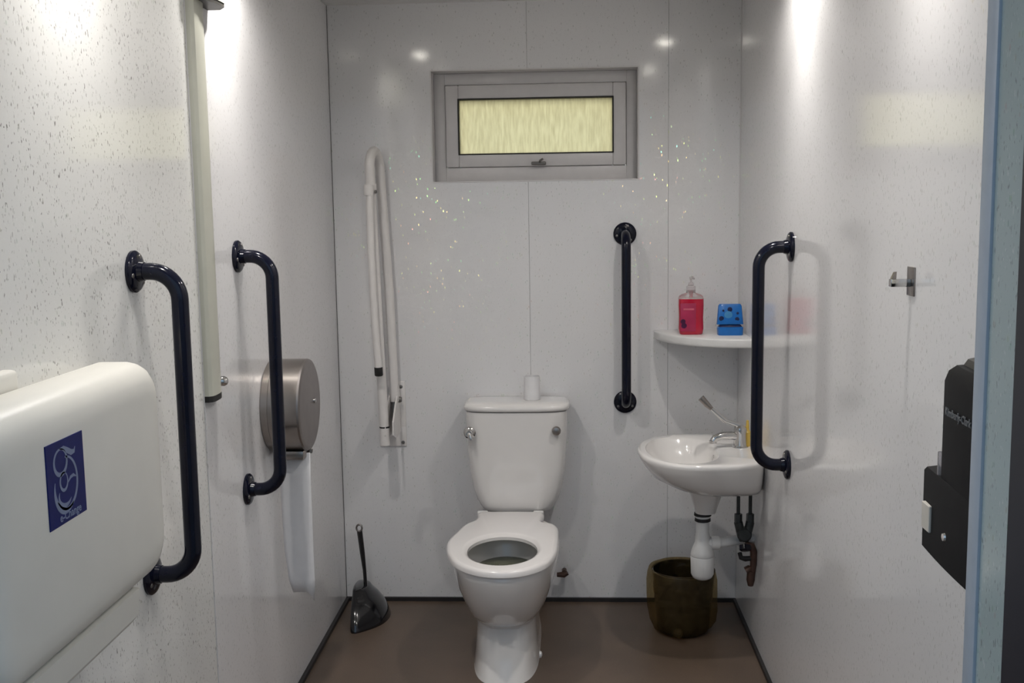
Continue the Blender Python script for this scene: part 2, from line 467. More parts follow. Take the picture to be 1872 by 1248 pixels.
# corner beads where the panels meet
for nm, x in (('trim_3', XL), ('trim_4', XR)):
    s_ = 1 if x < 0 else -1
    t = B().box(min(x, x+s_*.003), max(x, x+s_*.0014), -.0020, -.0003, .012, H).build(nm, M['baseboard' if x < 0 else 'pvc'], smooth=False)
    t['kind'] = 'structure'
for nm, a in (('baseboard_back', (XL, XR, -.010, 0)), ('baseboard_left', (XL, XL+.012, YF, -.010)), ('baseboard_right', (XR-.010, XR, YF, -.010))):
    o = B().box(a[0], a[1], a[2], a[3], 0, .014).build(nm, M['baseboard'], smooth=False); o['kind'] = 'structure'

# window
win = B()
def ring_frame(b, x0, x1, z0, z1, wl_, wr2, wb_, wt_, y0, y1, r=.003):
    b.bbox(x0, x0+wl_, y0, y1, z0, z1, r, 2); b.bbox(x1-wr2, x1, y0, y1, z0, z1, r, 2)
    b.bbox(x0+wl_-.001, x1-wr2+.001, y0, y1, z1-wt_, z1, r, 2); b.bbox(x0+wl_-.001, x1-wr2+.001, y0, y1, z0, z0+wb_, r, 2)
wn1 = struct('window_1', (-.108, .09, 1.537))
rv = B()
rv.box(WX0-.004, WX0, -.0012, .13, WZ0-.004, WZ1+.004).box(WX1, WX1+.004, -.0012, .13, WZ0-.004, WZ1+.004)
rv.box(WX0, WX1, -.0012, .13, WZ1, WZ1+.004).box(WX0, WX1, -.0012, .13, WZ0-.004, WZ0)
rv.build('reveal', M['pvc'], wn1, smooth=False)
b = B(); ring_frame(b, WX0, WX1, WZ0, WZ1, .040, .036, .050, .041, .070, .13); b.build('window_frame', M['pvc'], wn1)
b = B(); ring_frame(b, WX0+.041, WX1-.037, WZ0+.051, WZ1-.042, .047, .047, .046, .050, .060, .12, .005); b.build('sash', M['pvc'], wn1)
gx0, gx1, gz0, gz1 = -.380, .168, 1.634, 1.826
b = B(); ring_frame(b, gx0-.003, gx1+.003, gz0-.003, gz1+.003, .0045, .0045, .0045, .0045, .0585, .09, .0008); b.build('gasket', M['rubber'], wn1)
B().box(gx0, gx1, .085, .089, gz0, gz1).build('window_pane', M['glass'], wn1, smooth=False)
hd = B().bbox(-.122, -.070, .040, .060, 1.592, 1.603, .003, 3)
hd.tube([(-.092, .045, 1.600), (-.090, .030, 1.606), (-.080, .026, 1.612)], .004, 10)
hd.build('window_handle', M['screw'], wn1)

# ------------------------------------------------------------------ downlights
dl = None
for i, (lx, ly) in enumerate(LIGHTS):
    lab = ['recessed round ceiling downlight by left wall, farther from the door', 'recessed round ceiling downlight by left wall, nearer the door',
           'recessed round ceiling downlight by right wall, above the basin end', 'recessed round ceiling downlight by right wall, nearer the door'][i]
    if dl is None:
        dl = thing('downlight', (lx, ly, H), lab, 'ceiling light', 'ceiling downlights')
        parts = [B().disc((lx, ly, H), (0, 0, -1), [(0, .045), (.004, .043), (.004, .032), (.001, .031)], 32).build('trim_ring', M['chrome'], dl),
                 B().disc((lx, ly, H), (0, 0, -1), [(.0, .030), (.0045, .029), (.005, .02)], 32).build('lamp_lens', M['lens'], dl)]
    else:
        r_ = dl.copy(); COL.objects.link(r_); r_.location = (lx, ly, H); r_['label'] = lab
        for p_ in parts:
            c = p_.copy(); COL.objects.link(c); c.parent = r_

# ------------------------------------------------------------------ toilet
tx = -.197
toi = thing('toilet', (tx, -.45, 0), 'white close-coupled toilet with open seat and chrome levers against back wall', 'toilet')
# rings of the pan: (z, half width, y front, y back, exponent, centre x)
pr_ = [(.000, .106, -.712, -.10, 3.0), (.010, .103, -.705, -.10, 3.0), (.05, .0995, -.678, -.105, 3.0), (.10, .0972, -.648, -.11, 3.0),
       (.138, .0970, -.615, -.12, 2.9), (.150, .100, -.622, -.125, 2.7), (.160, .109, -.650, -.13, 2.4), (.175, .120, -.682, -.135, 2.3), (.200, .132, -.715, -.14, 2.3), (.235, .143, -.745, -.15, 2.25),
       (.275, .157, -.775, -.16, 2.25), (.315, .166, -.795, -.165, 2.25), (.345, .171, -.805, -.17, 2.25), (.366, .172, -.806, -.17, 2.25), (.372, .168, -.800, -.172, 2.25)]
rings = []
for z, a, yf, yb, ex in pr_:
    cy = -.45 if z > .2 else -.42
    rings.append(sring(tx-.006, cy, z, a, cy-yf, yb-cy, 56, ex, 2.4 if z > .2 else 4.5))
for z, a, yf, yb in [(.374, .150, -.785, -.25), (.370, .132, -.770, -.36), (.345, .126, -.765, -.37), (.30, .115, -.745, -.385), (.25, .095, -.70, -.42), (.215, .075, -.65, -.45)]:
    cy = -.56
    rings.append(sring(tx-.006, cy, z, a, cy-yf, yb-cy, 56, 2.1, 2.2))
B().loft(rings, True, True).build('pan', M['ceramic'], toi, 50)
B().loft([sring(tx-.006, -.56, .296, .110, .176, .168, 32, 2.1), sring(tx-.006, -.56, .299, .110, .176, .168, 32, 2.1)]).build('water', M['water'], toi)
# soil outlet behind the pedestal
B().tube([(tx+.03, -.16, .09), (tx+.07, -.14, .09), (tx+.085, -.05, .09), (tx+.085, -.004, .09)], .045, 20).build('outlet_pipe', M['white_plastic'], toi)
# seat: outline measured around its edge, plus an oval opening
so = [(-.385,-.555),(-.371,-.645),(-.336,-.735),(-.272,-.800),(-.200,-.820),(-.130,-.800),(-.068,-.732),(-.040,-.630),(-.034,-.520),(-.034,-.440),(-.036,-.375),
      (-.052,-.335),(-.086,-.315),(-.089,-.262),(-.089,-.200),(-.150,-.192),(-.260,-.192),(-.311,-.200),(-.313,-.255),(-.322,-.300),(-.349,-.345),(-.368,-.430),(-.383,-.500)]
outer = spline_loop([(x, y, 0) for x, y in so], 120)
def inner_loop(sc, n=120):
    cx_, cy_ = -.2065, -.600
    out = []
    for v in outer:
        a = math.atan2((v.y-cy_)/1.45, v.x-cx_)
        out.append(Vector((cx_ + math.cos(a)*.109*sc, cy_ + math.sin(a)*(.148 if math.sin(a) < 0 else .142)*sc, 0)))
    return out
def off(loop, d):
    n = len(loop); o = []
    for i in range(n):
        t = (loop[(i+1) % n] - loop[i-1]).normalized(); nn = Vector((-t.y, t.x, 0)); o.append(loop[i] + nn*d)
    return o
def atz(loop, z): return [Vector((v.x, v.y, z)) for v in loop]
il = inner_loop(1.0); sgn = 1 if (off(outer, .01)[0]-Vector((-.2, -.56, 0))).length < (outer[0]-Vector((-.2, -.56, 0))).length else -1
prof = [(0, .376), (0, .388), (.004*sgn, .393), (.010*sgn, .396), (.013*sgn, .3962)]
rings = [atz(off(outer, d), z) for d, z in prof] + [atz(inner_loop(1.15), .3962), atz(inner_loop(1.11), .3955), atz(inner_loop(1.05), .392), atz(il, .386), atz(il, .376)]
sb = B(); sb.loft(rings, False, False)
n = 120; base0 = 0; last = (len(rings)-1)*n
for i in range(n): sb.f.append((last+i, last+(i+1) % n, (i+1) % n, i))
st = sb.build('seat', M['seat'], toi, 40)
for x in (-.30, -.105): B().bbox(x-.018, x+.018, -.193, -.178, .372, .3945, .004, 3).build('seat_hinge', M['white_plastic'], toi)
# cistern
cx_ = -.179
cr0 = [(.385, .112, .070), (.392, .122, .075), (.405, .132, .080), (.43, .145, .084), (.47, .158, .088), (.53, .168, .090), (.60, .174, .091), (.68, .1765, .092), (.742, .178, .092)]
B().loft([sring(cx_, -.1, z, a, b_ + .002, .088, 60, 4.2, 7) for z, a, b_ in cr0]).build('cistern', M['ceramic'], toi, 50)
lr = [(.7445, .178, .092), (.7455, .183, .098), (.752, .1855, .101), (.760, .185, .1005), (.767, .179, .095), (.771, .168, .085), (.773, .12, .05)]
B().loft([sring(cx_, -.1, z, a, b_, min(b_, .096), 60, 4.0, 6) for z, a, b_ in lr]).build('cistern_lid', M['ceramic'], toi, 60)
B().box(cx_-.085, cx_+.085, -.165, -.03, .372, .386).build('gasket', M['rubber'], toi, smooth=False)
lv = B().disc((-.339, -.194, .675), (0, -1, 0), [(0, .021), (.006, .021), (.010, .017), (.012, .013), (.026, .012), (.030, .009)], 24)
lv.tube([(-.339, -.216, .675), (-.334, -.224, .664), (-.330, -.226, .655)], [.010, .009, .006], 12)
lv = lv.build('flush_lever', M['chrome'], toi)
B().disc((-.040, -.194, .680), (0, -1, 0), [(0, .0155), (.010, .0155), (.015, .013), (.017, .006)], 24).build('flush_button', M['steel'], toi)
for y in (-.55,):
    B().disc((tx+.1, y, .03), (1, 0, 0), [(0, .011), (.006, .010), (.009, .004)], 16).build('fixing_cap', M['white_plastic'], toi)

# cardboard tube on cistern
ct = B(); c0 = (-.125, -.10)
ro = [(z, r) for z, r in ((.7735, .029), (.775, .0295), (.80, .0285), (.856, .0275))]
ri = [(z, r) for z, r in ((.856, .0262), (.80, .0270), (.78, .0275))]
ct.loft([[(c0[0]+math.cos(a)*r, c0[1]+math.sin(a)*r, z) for a in (2*PI*k/32 for k in range(32))] for z, r in ro+ri], True, True)
tag(ct.build('roll_tube', M['paper'], angle=40), 'white empty toilet roll tube standing upright on the cistern lid', 'tube')

# small isolating valve on wall, right of the pan
iv = thing('isolating_valve', (-.02, -.04, .11), 'small brown pipe valve on back wall just right of the toilet pan', 'valve')
B().tube([(-.018, 0, .118), (-.018, -.03, .118)], .009, 12).build('pipe', M['brass'], iv)
B().tube([(-.045, -.035, .112), (-.020, -.035, .112), (-.006, -.035, .120)], [.008, .011, .009], 12).build('valve_body', M['brass'], iv)

# ------------------------------------------------------------------ grab rails
def rail(loc, nrm, label, hgt=.60, prot=.088, R_=.055, rt=.0165):
    """loc = lower flange centre on the wall"""
    c0 = Vector(loc); nn = Vector(nrm)
    t = thing('grab_rail', c0, label, 'grab rail', 'navy grab rails on the walls')
    up = Vector((0, 0, 1)); pts = []
    pts.append(c0 + nn*.004); pts.append(c0 + nn*(prot-R_))
    for k in range(1, 11):
        a = PI/2*k/10; pts.append(c0 + nn*(prot-R_+math.sin(a)*R_) + up*(R_-math.cos(a)*R_))
    for k in range(0, 11):
        a = PI/2*(10-k)/10; pts.append(c0 + nn*(prot-R_+math.sin(a)*R_) + up*(hgt-R_+math.cos(a)*R_))
    pts.append(c0 + up*hgt + nn*.004)
    B().tube(pts, rt, 24).build('bar', M['rail'], t, 60)
    for z in (0, hgt):
        c = c0 + up*z
        f = B().disc(c, nn, [(0, .0405), (.005, .0405), (.009, .037), (.0115, .030), (.013, .020), (.022, .018)], 40).build('flange', M['rail'], t)
        side = nn.cross(up)
        for k in range(3):
            a = PI/2 + k*2*PI/3 + (.3 if z else 0)
            q = c + (side*math.cos(a) + up*math.sin(a))*.029
            B().disc(q + nn*.010, nn, [(0, .005), (.002, .0045), (.0028, .002)], 12).build('screw', M['screw'], f)
    return t
rail((XL, -1.797, .729), (1, 0, 0), 'dark navy grab rail on left wall nearest the door, beside the changing unit')
rail((XL, -1.147, .729), (1, 0, 0), 'dark navy grab rail on left wall in front of the toilet roll drum')
rail((.206, 0, .7445), (0, -1, 0), 'dark navy straight grab rail on the back wall between toilet and basin')
rail((XR, -.880, .725), (-1, 0, 0), 'dark navy grab rail on right wall, overlapping the shelf and basin')

# ------------------------------------------------------------------ folded drop-down rail
dd = thing('drop_down_rail', (-.64, 0, .585), 'white drop-down support rail folded upright on back wall, left of the toilet', 'support rail')
b = B(); b.bbox(-.685, -.588, -.007, 0, .585, .660, .003, 2); b.bbox(-.628, -.588, -.0068, 0, .62, .825, .003, 2)
bp_ = b.build('wall_plate', M['white'], dd)
for x, z in ((-.673, .600), (-.600, .600), (-.603, .805)):
    B().disc((x, -.007, z), (0, -1, 0), [(0, .0065), (.003, .006), (.004, .002)], 14).build('screw', M['screw'], bp_)
b = B()
for x0 in (-.640, -.612):
    prof2 = [(-.006, .640), (-.006, .815), (-.030, .800), (-.105, .755), (-.165, .705), (-.170, .660), (-.12, .640)]
    b.loft([[(x0, y, z) for y, z in prof2], [(x0+.005, y, z) for y, z in prof2]])
b.build('hinge_bracket', M['white'], dd, 30)
B().disc((-.607, -.045, .765), (1, 0, 0), [(0, .011), (.007, .011), (.012, .008)], 18).build('pivot_bolt', M['screw'], dd)
pts = [(-.643, -.150, .689), (-.650, -.153, .95), (-.656, -.155, 1.20), (-.665, -.158, 1.58)]
for k in range(0, 11):
    a = PI*k/10; pts.append((-.666+.018*k/10, -.107-.052*math.cos(a), 1.59+.052*math.sin(a)))
pts += [(-.642, -.055, 1.45), (-.628, -.052, 1.15), (-.620, -.05, .76)]
B().tube(pts, .0165, 20).build('arm', M['white'], dd, 60)
B().tube([(-.642, -.150, .684), (-.642, -.150, .689)], .0178, 20).build('lower_collar', M['rubber'], dd)
B().tube([(-.642, -.150, .622), (-.642, -.150, .684)], .0172, 20).build('socket', M['white'], dd)
b = B().tube([(-.664, -.160, 1.495), (-.664, -.160, 1.530)], .0205, 20); b.tube([(-.663, -.160, 1.512), (-.664, -.200, 1.512)], .009, 12)
b.tube([(-.664, -.195, 1.525), (-.664, -.195, 1.490)], .0165, 16)
b.build('leg_clip', M['white'], dd, 50)
B().disc((-.644, -.178, 1.502), (1, -.3, 0), [(0, .006), (.004, .005)], 12).build('clip_screw', M['screw'], dd)
B().tube([(-.662, -.196, 1.508), (-.662, -.198, 1.30), (-.656, -.2, 1.05), (-.648, -.200, .905)], .0125, 18).build('leg', M['white'], dd, 60)
B().tube([(-.6482, -.200, .905), (-.6475, -.200, .878), (-.6475, -.200, .875)], [.0145, .0145, .012], 18).build('leg_foot', M['rubber'], dd, 50)

# ------------------------------------------------------------------ toilet brush
tb = thing('toilet_brush', (-.70, -.19, 0), 'black toilet brush in a wedge-shaped corner holder, back left corner', 'toilet brush')
foot = [(-.748,-.318),(-.700,-.292),(-.655,-.232),(-.640,-.160),(-.652,-.105),(-.700,-.07),(-.760,-.06),(-.775,-.10),(-.768,-.22)]
top = [(-.762,-.205),(-.745,-.205),(-.722,-.190),(-.712,-.160),(-.715,-.120),(-.730,-.10),(-.755,-.095),(-.765,-.11),(-.768,-.15)]
hr = []
for t_, z in ((0, 0), (0, .008), (.12, .030), (.32, .060), (.62, .085), (.9, .102), (1, .112), (1.03, .116)):
    q = [(f_[0]+(g_[0]-f_[0])*min(t_, 1.0), f_[1]+(g_[1]-f_[1])*min(t_, 1.0), z) for f_, g_ in zip(foot, top)]
    if t_ > 1: q = [(-.742+(x+.742)*.8, -.15+(y+.15)*.8, z) for x, y, _ in q]
    hr.append(spline_loop(q, 48))
B().loft(hr).build('holder', M['black'], tb, 60)
B().tube([(-.724, -.165, .105), (-.726, -.165, .17), (-.731, -.17, .24), (-.737, -.175, .318)], [.0065, .0065, .009, .010], 14).build('handle', M['black'], tb, 60)
b = B(); cc = Vector((-.738, -.176, .330)); pts = [cc + Vector((math.cos(a)*.010, 0, math.sin(a)*.012)) for a in (2*PI*k/18 for k in range(18))]
pts.append(pts[0]); b.tube(pts, .0035, 8)
b.build('hanging_ring', M['steel'], tb, 60)

# ------------------------------------------------------------------ waste bin
wb_ = thing('waste_bin', (.375, -.27, 0), 'black waste bin in a loose yellow-brown liner under the basin', 'bin')
def circ(cx, cy, z, r, n=40, wob=0, ph=0, sx=1.0):
    out = []
    for k in range(n):
        a = 2*PI*k/n; w_ = 1 + wob*(math.sin(3*a+ph)+.6*math.sin(7*a+ph*2)+.5*math.sin(11*a+ph*3))
        out.append((cx+math.cos(a)*r*w_*sx, cy+math.sin(a)*r*w_, z))
    return out
bc = (.388, -.262)
B().loft([circ(*bc, .004, .082), circ(*bc, .01, .088), circ(*bc, .205, .106), circ(*bc, .212, .108), circ(*bc, .212, .102), circ(*bc, .02, .084)], True, True).build('bin_body', M['black'], wb_, 40)
lr_ = [(.000, .080, .02, .3), (.012, .098, .04, .8), (.04, .110, .04, 1.5), (.08, .117, .035, 2.1), (.13, .120, .03, 2.7), (.18, .119, .025, 3.2), (.205, .115, .02, 3.6), (.219, .110, .012, 4), (.219, .101, .01, 4), (.19, .096, .02, 4.2), (.14, .094, .03, 4.6)]
B().loft([circ(bc[0]-.006, bc[1], z, r, 80, w_, ph) for z, r, w_, ph in lr_], True, False).build('bin_liner', M['liner'], wb_, 60)
kn = B()
kn.disc((bc[0]-.03, bc[1]-.125, .035), (0, -1, .2), [(0, .016), (.01, .010), (.018, .012), (.024, .004)], 12); kn.build('liner_knot', M['liner'], wb_)

# ------------------------------------------------------------------ basin
bx = .607
ba = thing('wash_basin', (bx, -.43, .66), 'small white D-shaped wash basin hung on right wall', 'basin')
RZ = .665
def bring(z, left, hy, cyc=-.425, cxm=.40, ex=2.15, exr=5.0, right=.6055, n=64):
    out = []
    for k in range(n):
        t = 2*PI*k/n; c, s_ = math.cos(t), math.sin(t)
        if c < 0:
            x = cxm - abs(c)**(2/ex)*(cxm-left); y = math.copysign(abs(s_)**(2/ex), s_)*hy
        else:
            x = cxm + abs(c)**(2/exr)*(right-cxm); y = math.copysign(abs(s_)**(2/exr), s_)*hy*(1-.12*((x-cxm)/(right-cxm))**2)
        out.append((x, cyc+y, z))
    return out
def boval(z, cx, cy, a, b_, n=64):
    out = []
    for k in range(n):
        t = 2*PI*k/n; c, s_ = math.cos(t), math.sin(t)
        out.append((cx+math.copysign(abs(c)**.93, c)*a*(1.0 if c < 0 else .92), cy+math.copysign(abs(s_)**.93, s_)*b_, z))
    return out
rings = [bring(.545, .42, .10, cxm=.47), bring(.548, .375, .14, cxm=.45), bring(.565, .315, .175, cxm=.43), bring(.59, .265, .20, cxm=.42), bring(.625, .238, .222),
         bring(.650, .224, .233), bring(.660, .222, .235), bring(RZ+.001, .226, .232), bring(RZ+.003, .233, .226)]
rings += [boval(RZ+.002, .370, -.435, .122, .192), boval(RZ-.006, .365, -.435, .117, .184), boval(.635, .367, -.435, .108, .170), boval(.60, .375, -.430, .090, .140), boval(.575, .385, -.425, .06, .09), boval(.570, .390, -.42, .02, .02)]
B().loft(rings, True, True).build('bowl', M['ceramic'], ba, 50)
bs = [(.555, .062, .07), (.525, .052, .06), (.500, .044, .05), (.480, .038, .042), (.462, .033, .034), (.452, .031, .031)]
B().loft([[(.440+(.0 if c_ < 0 else .0)+c_*(a*(1.0 if c_ < 0 else 1.15)), -.405+s_*b_, z) for c_, s_ in ((math.cos(2*PI*k/36), math.sin(2*PI*k/36)) for k in range(36))] for z, a, b_ in bs]).build('waste_boss', M['ceramic'], ba, 60)
B().disc((.390, -.42, .5705), (0, 0, 1), [(0, .018), (.003, .017), (.004, .006)], 20).build('waste_plug', M['chrome'], ba)
B().disc((.462, -.435, .64), (-1, 0, .25), [(0, .010), (.002, .010), (.003, .006)], 18).build('overflow', M['chrome'], ba)

tp = thing('mixer_tap', (.548, -.40, RZ), 'chrome basin mixer tap with long angled elbow lever', 'tap')
b = B().disc((.552, -.40, RZ), (0, 0, 1), [(0, .027), (.004, .026), (.008, .021), (.045, .019), (.056, .021), (.066, .019), (.074, .010)], 28)
b.build('tap_body', M['chrome'], tp)
B().tube([(.550, -.40, .700), (.525, -.405, .706), (.495, -.41, .707), (.470, -.415, .700), (.464, -.416, .690)], [.013, .013, .012, .012, .011], 18).build('spout', M['chrome'], tp, 60)
B().disc((.463, -.416, .692), (0, 0, -1), [(0, .012), (.008, .012), (.009, .009)], 18).build('aerator', M['chrome'], tp)
B().tube([(.552, -.40, .735), (.535, -.40, .742), (.505, -.398, .752), (.500, -.397, .757), (.455, -.39, .797), (.440, -.388, .812), (.430, -.386, .823)],
         [.010, .008, .0075, .009, .0055, .0085, .0095], 16).build('elbow_lever', M['chrome'], tp, 60)
B().tube([(.462, -.391, .790), (.447, -.389, .805), (.428, -.386, .826)], [.007, .010, .011], 14).build('lever_grip', M['steel'], tp, 60)

am = thing('small_bottle', (.572, -.36, RZ), 'slim amber bottle at the wall end of the basin deck, behind the right grab rail', 'bottle')
B().disc((.578, -.385, RZ+.003), (0, 0, 1), [(0, .012), (.045, .012), (.052, .006), (.06, .005)], 18).build('bottle_body', M['amber'], am)
B().disc((.578, -.385, RZ+.063), (0, 0, 1), [(0, .006), (.022, .004), (.024, .002)], 14).build('cap', M['amber'], am)

tr_ = thing('bottle_trap', (.432, -.405, .40), 'white plastic bottle trap hanging below the basin waste', 'waste trap')
c = (.434, -.405)
B().disc((c[0], c[1], .452), (0, 0, -1), [(0, .027), (.009, .028), (.010, .023)], 28).build('rubber_seal', M['rubber'], tr_)
B().disc((c[0], c[1], .442), (0, 0, -1), [(0, .024), (.006, .0245), (.007, .0235)], 28).build('collar', M['white_plastic'], tr_)
B().disc((c[0], c[1], .435), (0, 0, -1), [(0, .025), (.010, .026), (.012, .022)], 28).build('lock_ring', M['rubber'], tr_)
B().disc((c[0], c[1], .423), (0, 0, -1), [(0, .021), (.04, .021), (.045, .023), (.07, .024), (.075, .027), (.085, .031), (.10, .036), (.112, .0385), (.115, .037)], 32).build('trap_neck', M['white_plastic'], tr_, 50)
B().disc((c[0], c[1], .308), (0, 0, -1), [(0, .036), (.004, .0385), (.06, .037), (.072, .031), (.077, .022)], 32).build('trap_bottle', M['white_plastic'], tr_, 50)
B().tube([(c[0]+.015, c[1], .350), (.50, -.40, .350), (.54, -.385, .352), (.605, -.36, .352)], .0165, 18).build('outlet_pipe', M['white_plastic'], tr_, 60)
b = B().tube([(.462, -.405, .350), (.488, -.403, .350)], .022, 14); b.build('outlet_nut', M['white_plastic'], tr_, 30)

pv = thing('supply_valves', (.58, -.40, .35), 'dark supply valves with copper pipe tails below the basin by the wall', 'pipework')
b = B()
for x in (.546, .584): b.tube([(x, -.42, .541), (x, -.42, .445)], .006, 10)
b.build('supply_tail', M['valve'], pv, 60)
b = B()
b.tube([(.546, -.42, .452), (.546, -.42, .425)], .0125, 6); b.tube([(.584, -.42, .452), (.584, -.42, .425)], .0125, 6)
b.tube([(.546, -.42, .425), (.553, -.42, .395), (.563, -.42, .365)], .014, 14); b.tube([(.584, -.42, .425), (.578, -.42, .395), (.567, -.42, .365)], .014, 14)
b.disc((.565, -.42, .385), (0, -1, 0), [(-.014, .022), (.010, .024), (.016, .018)], 18)
b.build('valve_body', M['valve'], pv, 45)
B().disc((.567, -.43, .350), (0, -.6, -1), [(0, .019), (.014, .019), (.018, .014)], 18).build('valve_knob', M['rail'], pv)
B().tube([(.552, -.42, .322), (.556, -.42, .306), (.570, -.42, .302), (.588, -.42, .304)], [.007, .008, .009, .008], 12).build('elbow', M['rubber'], pv, 60)
B().tube([(.570, -.42, .352), (.590, -.42, .345), (.597, -.42, .325), (.596, -.42, .285), (.592, -.42, .24)], [.010, .012, .012, .011, .010], 14).build('copper_pipe', M['brass'], pv, 60)
b = B().tube([(.572, -.42, .262), (.582, -.42, .268), (.596, -.415, .262)], [.013, .013, .010], 14); b.tube([(.589, -.42, .262), (.588, -.42, .232), (.588, -.42, .212)], [.013, .014, .009], 14)
b.build('copper_elbow', M['brass'], pv, 60)

# ------------------------------------------------------------------ corner shelf and the things on it
sz = 1.003; R0 = .298
sh = B(); arc = [(XR-.0005, -.0005)]
for k in range(0, 33):
    a = PI + PI/2*k/32; arc.append((XR-.0005+math.cos(a)*R0, -.0005+math.sin(a)*R0))
def shr(z, ins):
    out = [(arc[0][0], arc[0][1], z)]
    for x, y in arc[1:]:
        v = Vector((x-arc[0][0], y-arc[0][1], 0)); l = v.length; v = v*((l-ins)/l)
        out.append((arc[0][0]+v.x, arc[0][1]+v.y, z))
    return out
sh.loft([shr(sz-.030, .004), shr(sz-.027, .001), shr(sz-.023, 0), shr(sz-.006, 0), shr(sz-.002, .001), shr(sz, .004)])
tag(sh.build('corner_shelf', M['white_plastic'], angle=60), 'white quarter-round corner shelf above the basin', 'shelf')

sp = thing('soap_bottle', (.422, -.13, sz), 'red liquid soap pump bottle with clear top on the corner shelf', 'soap bottle')
def rrect(cx, cy, z, a, b_, ex=4, n=40):
    return [(cx+math.copysign(abs(math.cos(t))**(2/ex), math.cos(t))*a, cy+math.copysign(abs(math.sin(t))**(2/ex), math.sin(t))*b_, z) for t in (2*PI*k/n for k in range(n))]
sx_, sy_ = .423, -.135
B().loft([rrect(sx_, sy_, z, a, b_) for z, a, b_ in ((sz, .036, .022), (sz+.004, .040, .026), (sz+.02, .0425, .028), (sz+.06, .0415, .0275), (sz+.10, .043, .028), (sz+.122, .0425, .0275))]).build('bottle_body', M['red'], sp, 60)
B().loft([rrect(sx_, sy_, z, a, b_, e) for z, a, b_, e in ((sz+.122, .0425, .0275, 4), (sz+.131, .040, .026, 3.5), (sz+.137, .032, .022, 3), (sz+.142, .016, .015, 2), (sz+.152, .0145, .0145, 2))], False, True).build('bottle_shoulder', M['clear'], sp, 60)
B().disc((sx_, sy_, sz+.146), (0, 0, 1), [(0, .016), (.018, .0155), (.021, .010), (.030, .008), (.032, .004), (.044, .0035)], 22).build('pump_collar', M['clear'], sp)
b = B().tube([(sx_, sy_, sz+.125), (sx_, sy_, sz+.150)], .006, 12); b.build('dip_tube', M['red'], sp)
b = B().tube([(sx_, sy_, sz+.186), (sx_, sy_, sz+.193), (sx_+.004, sy_-.012, sz+.195), (sx_+.008, sy_-.024, sz+.191)], [.004, .006, .005, .003], 12); b.build('pump_spout', M['clear'], sp, 60)
lb = B().bbox(sx_-.038, sx_+.014, sy_-.0295, sy_-.0265, sz+.012, sz+.108, .0012, 2).build('front_label', M['red_label'], sp)
B().disc((sx_-.029, sy_-.0297, sz+.046), (0, -1, 0), [(0, .0085), (.0006, .008)], 16).build('plum_print', M['plum'], lb)
B().disc((sx_-.026, sy_-.0297, sz+.032), (0, -1, 0), [(0, .0095), (.0007, .009)], 16).build('plum_print', M['plum'], lb)
B().bbox(sx_-.028, sx_+.008, sy_-.0306, sy_-.0294, sz+.085, sz+.091, .0004, 1).build('label_lettering', M['pink_ink'], lb)

bb = thing('blue_box', (.553, -.17, sz), 'small bright blue plastic box with its lid raised on the corner shelf', 'box')
qx, qy = .552, -.165
def frus(z0, z1, a0, a1, b0, b1, y=qy, dy=0, ex=5): return [rrect(qx, y, z0, a0, b0, ex), rrect(qx, y, z0+(z1-z0)*.08, a0+.001, b0+.001, ex), rrect(qx, y+dy*.9, z0+(z1-z0)*.92, a1, b1, ex), rrect(qx, y+dy, z1, a1-.003, b1-.003, ex)]
B().loft(frus(sz, sz+.028, .041, .043, .024, .026)).build('tub', M['blue'], bb, 50)
B().loft(frus(sz+.028, sz+.034, .038, .036, .020, .018)).build('tub_gap_shade', M['blue_dark'], bb, 50)  # solid dark slab that paints the shade between tub and lid
lid_y = qy+.004
ld_ = B().loft([rrect(qx, lid_y, sz+.036, .045, .014, 5), rrect(qx, lid_y, sz+.040, .044, .015, 5), rrect(qx, lid_y+.004, sz+.098, .039, .013, 5), rrect(qx, lid_y+.004, sz+.104, .035, .009, 5)]).build('lid', M['blue'], bb, 50)
fy = lid_y - .0125
for x, z, r in ((-.030, .056, .0085), (.022, .053, .0080), (-.002, .087, .0080), (.024, .074, .0042), (-.024, .083, .0036)):
    B().disc((qx+x, fy+.002*(z-.04)/.06, sz+z), (0, -1, 0), [(-.003, r), (.0012, r), (.0018, r*.7)], 18).build('dimple_shade', M['blue_dark'], ld_)  # dark raised discs, their colour standing for shade in the hollows
B().disc((qx-.007, fy+.001, sz+.068), (0, -1, 0), [(-.003, .014), (.0012, .0135), (.002, .009)], 24).build('disc', M['blue_pale'], ld_)
b = B(); b.tube([(qx-.03, qy+.018, sz+.034), (qx+.03, qy+.018, sz+.034)], .004, 10); b.build('hinge', M['blue_dark'], bb)

# ------------------------------------------------------------------ toilet roll drum
td = thing('toilet_roll_dispenser', (XL, -.885, .90), 'round brushed steel jumbo toilet roll drum on the left wall', 'dispenser')
dc = (XL, -.885, .902); Rr = .128
B().disc(dc, (1, 0, 0), [(.0, Rr-.004), (.002, Rr-.001), (.020, Rr-.001), (.022, Rr+.001), (.100, Rr+.001)], 72).build('drum', M['steel'], td, 30)
fc = B().disc((dc[0]+.100, dc[1], dc[2]), (1, 0, 0), [(0, Rr+.001), (.005, Rr-.001), (.008, Rr-.007), (.0085, Rr-.012)], 72).build('cover', M['steel_dark'], td, 25)
B().disc((dc[0]+.1085, dc[1]+.04, dc[2]+.004), (1, 0, 0), [(0, .0075), (.005, .0070), (.007, .004)], 18).build('lock', M['chrome'], fc)
b = B().bbox(XL+.012, XL+.098, -.945, -.845, .757, .782, .004, 2); b.build('outlet_lip', M['steel'], td)
B().disc((XL+.104, -.885, .775), (0, -.2, -1), [(0, .007), (.01, .006), (.012, .003)], 14).build('catch', M['screw'], td)
tpp = B(); cols = []
path = [(-.905, .770), (-.912, .70), (-.914, .59), (-.910, .49), (-.906, .40), (-.903, .362)]
NX = 9; vs_ = []
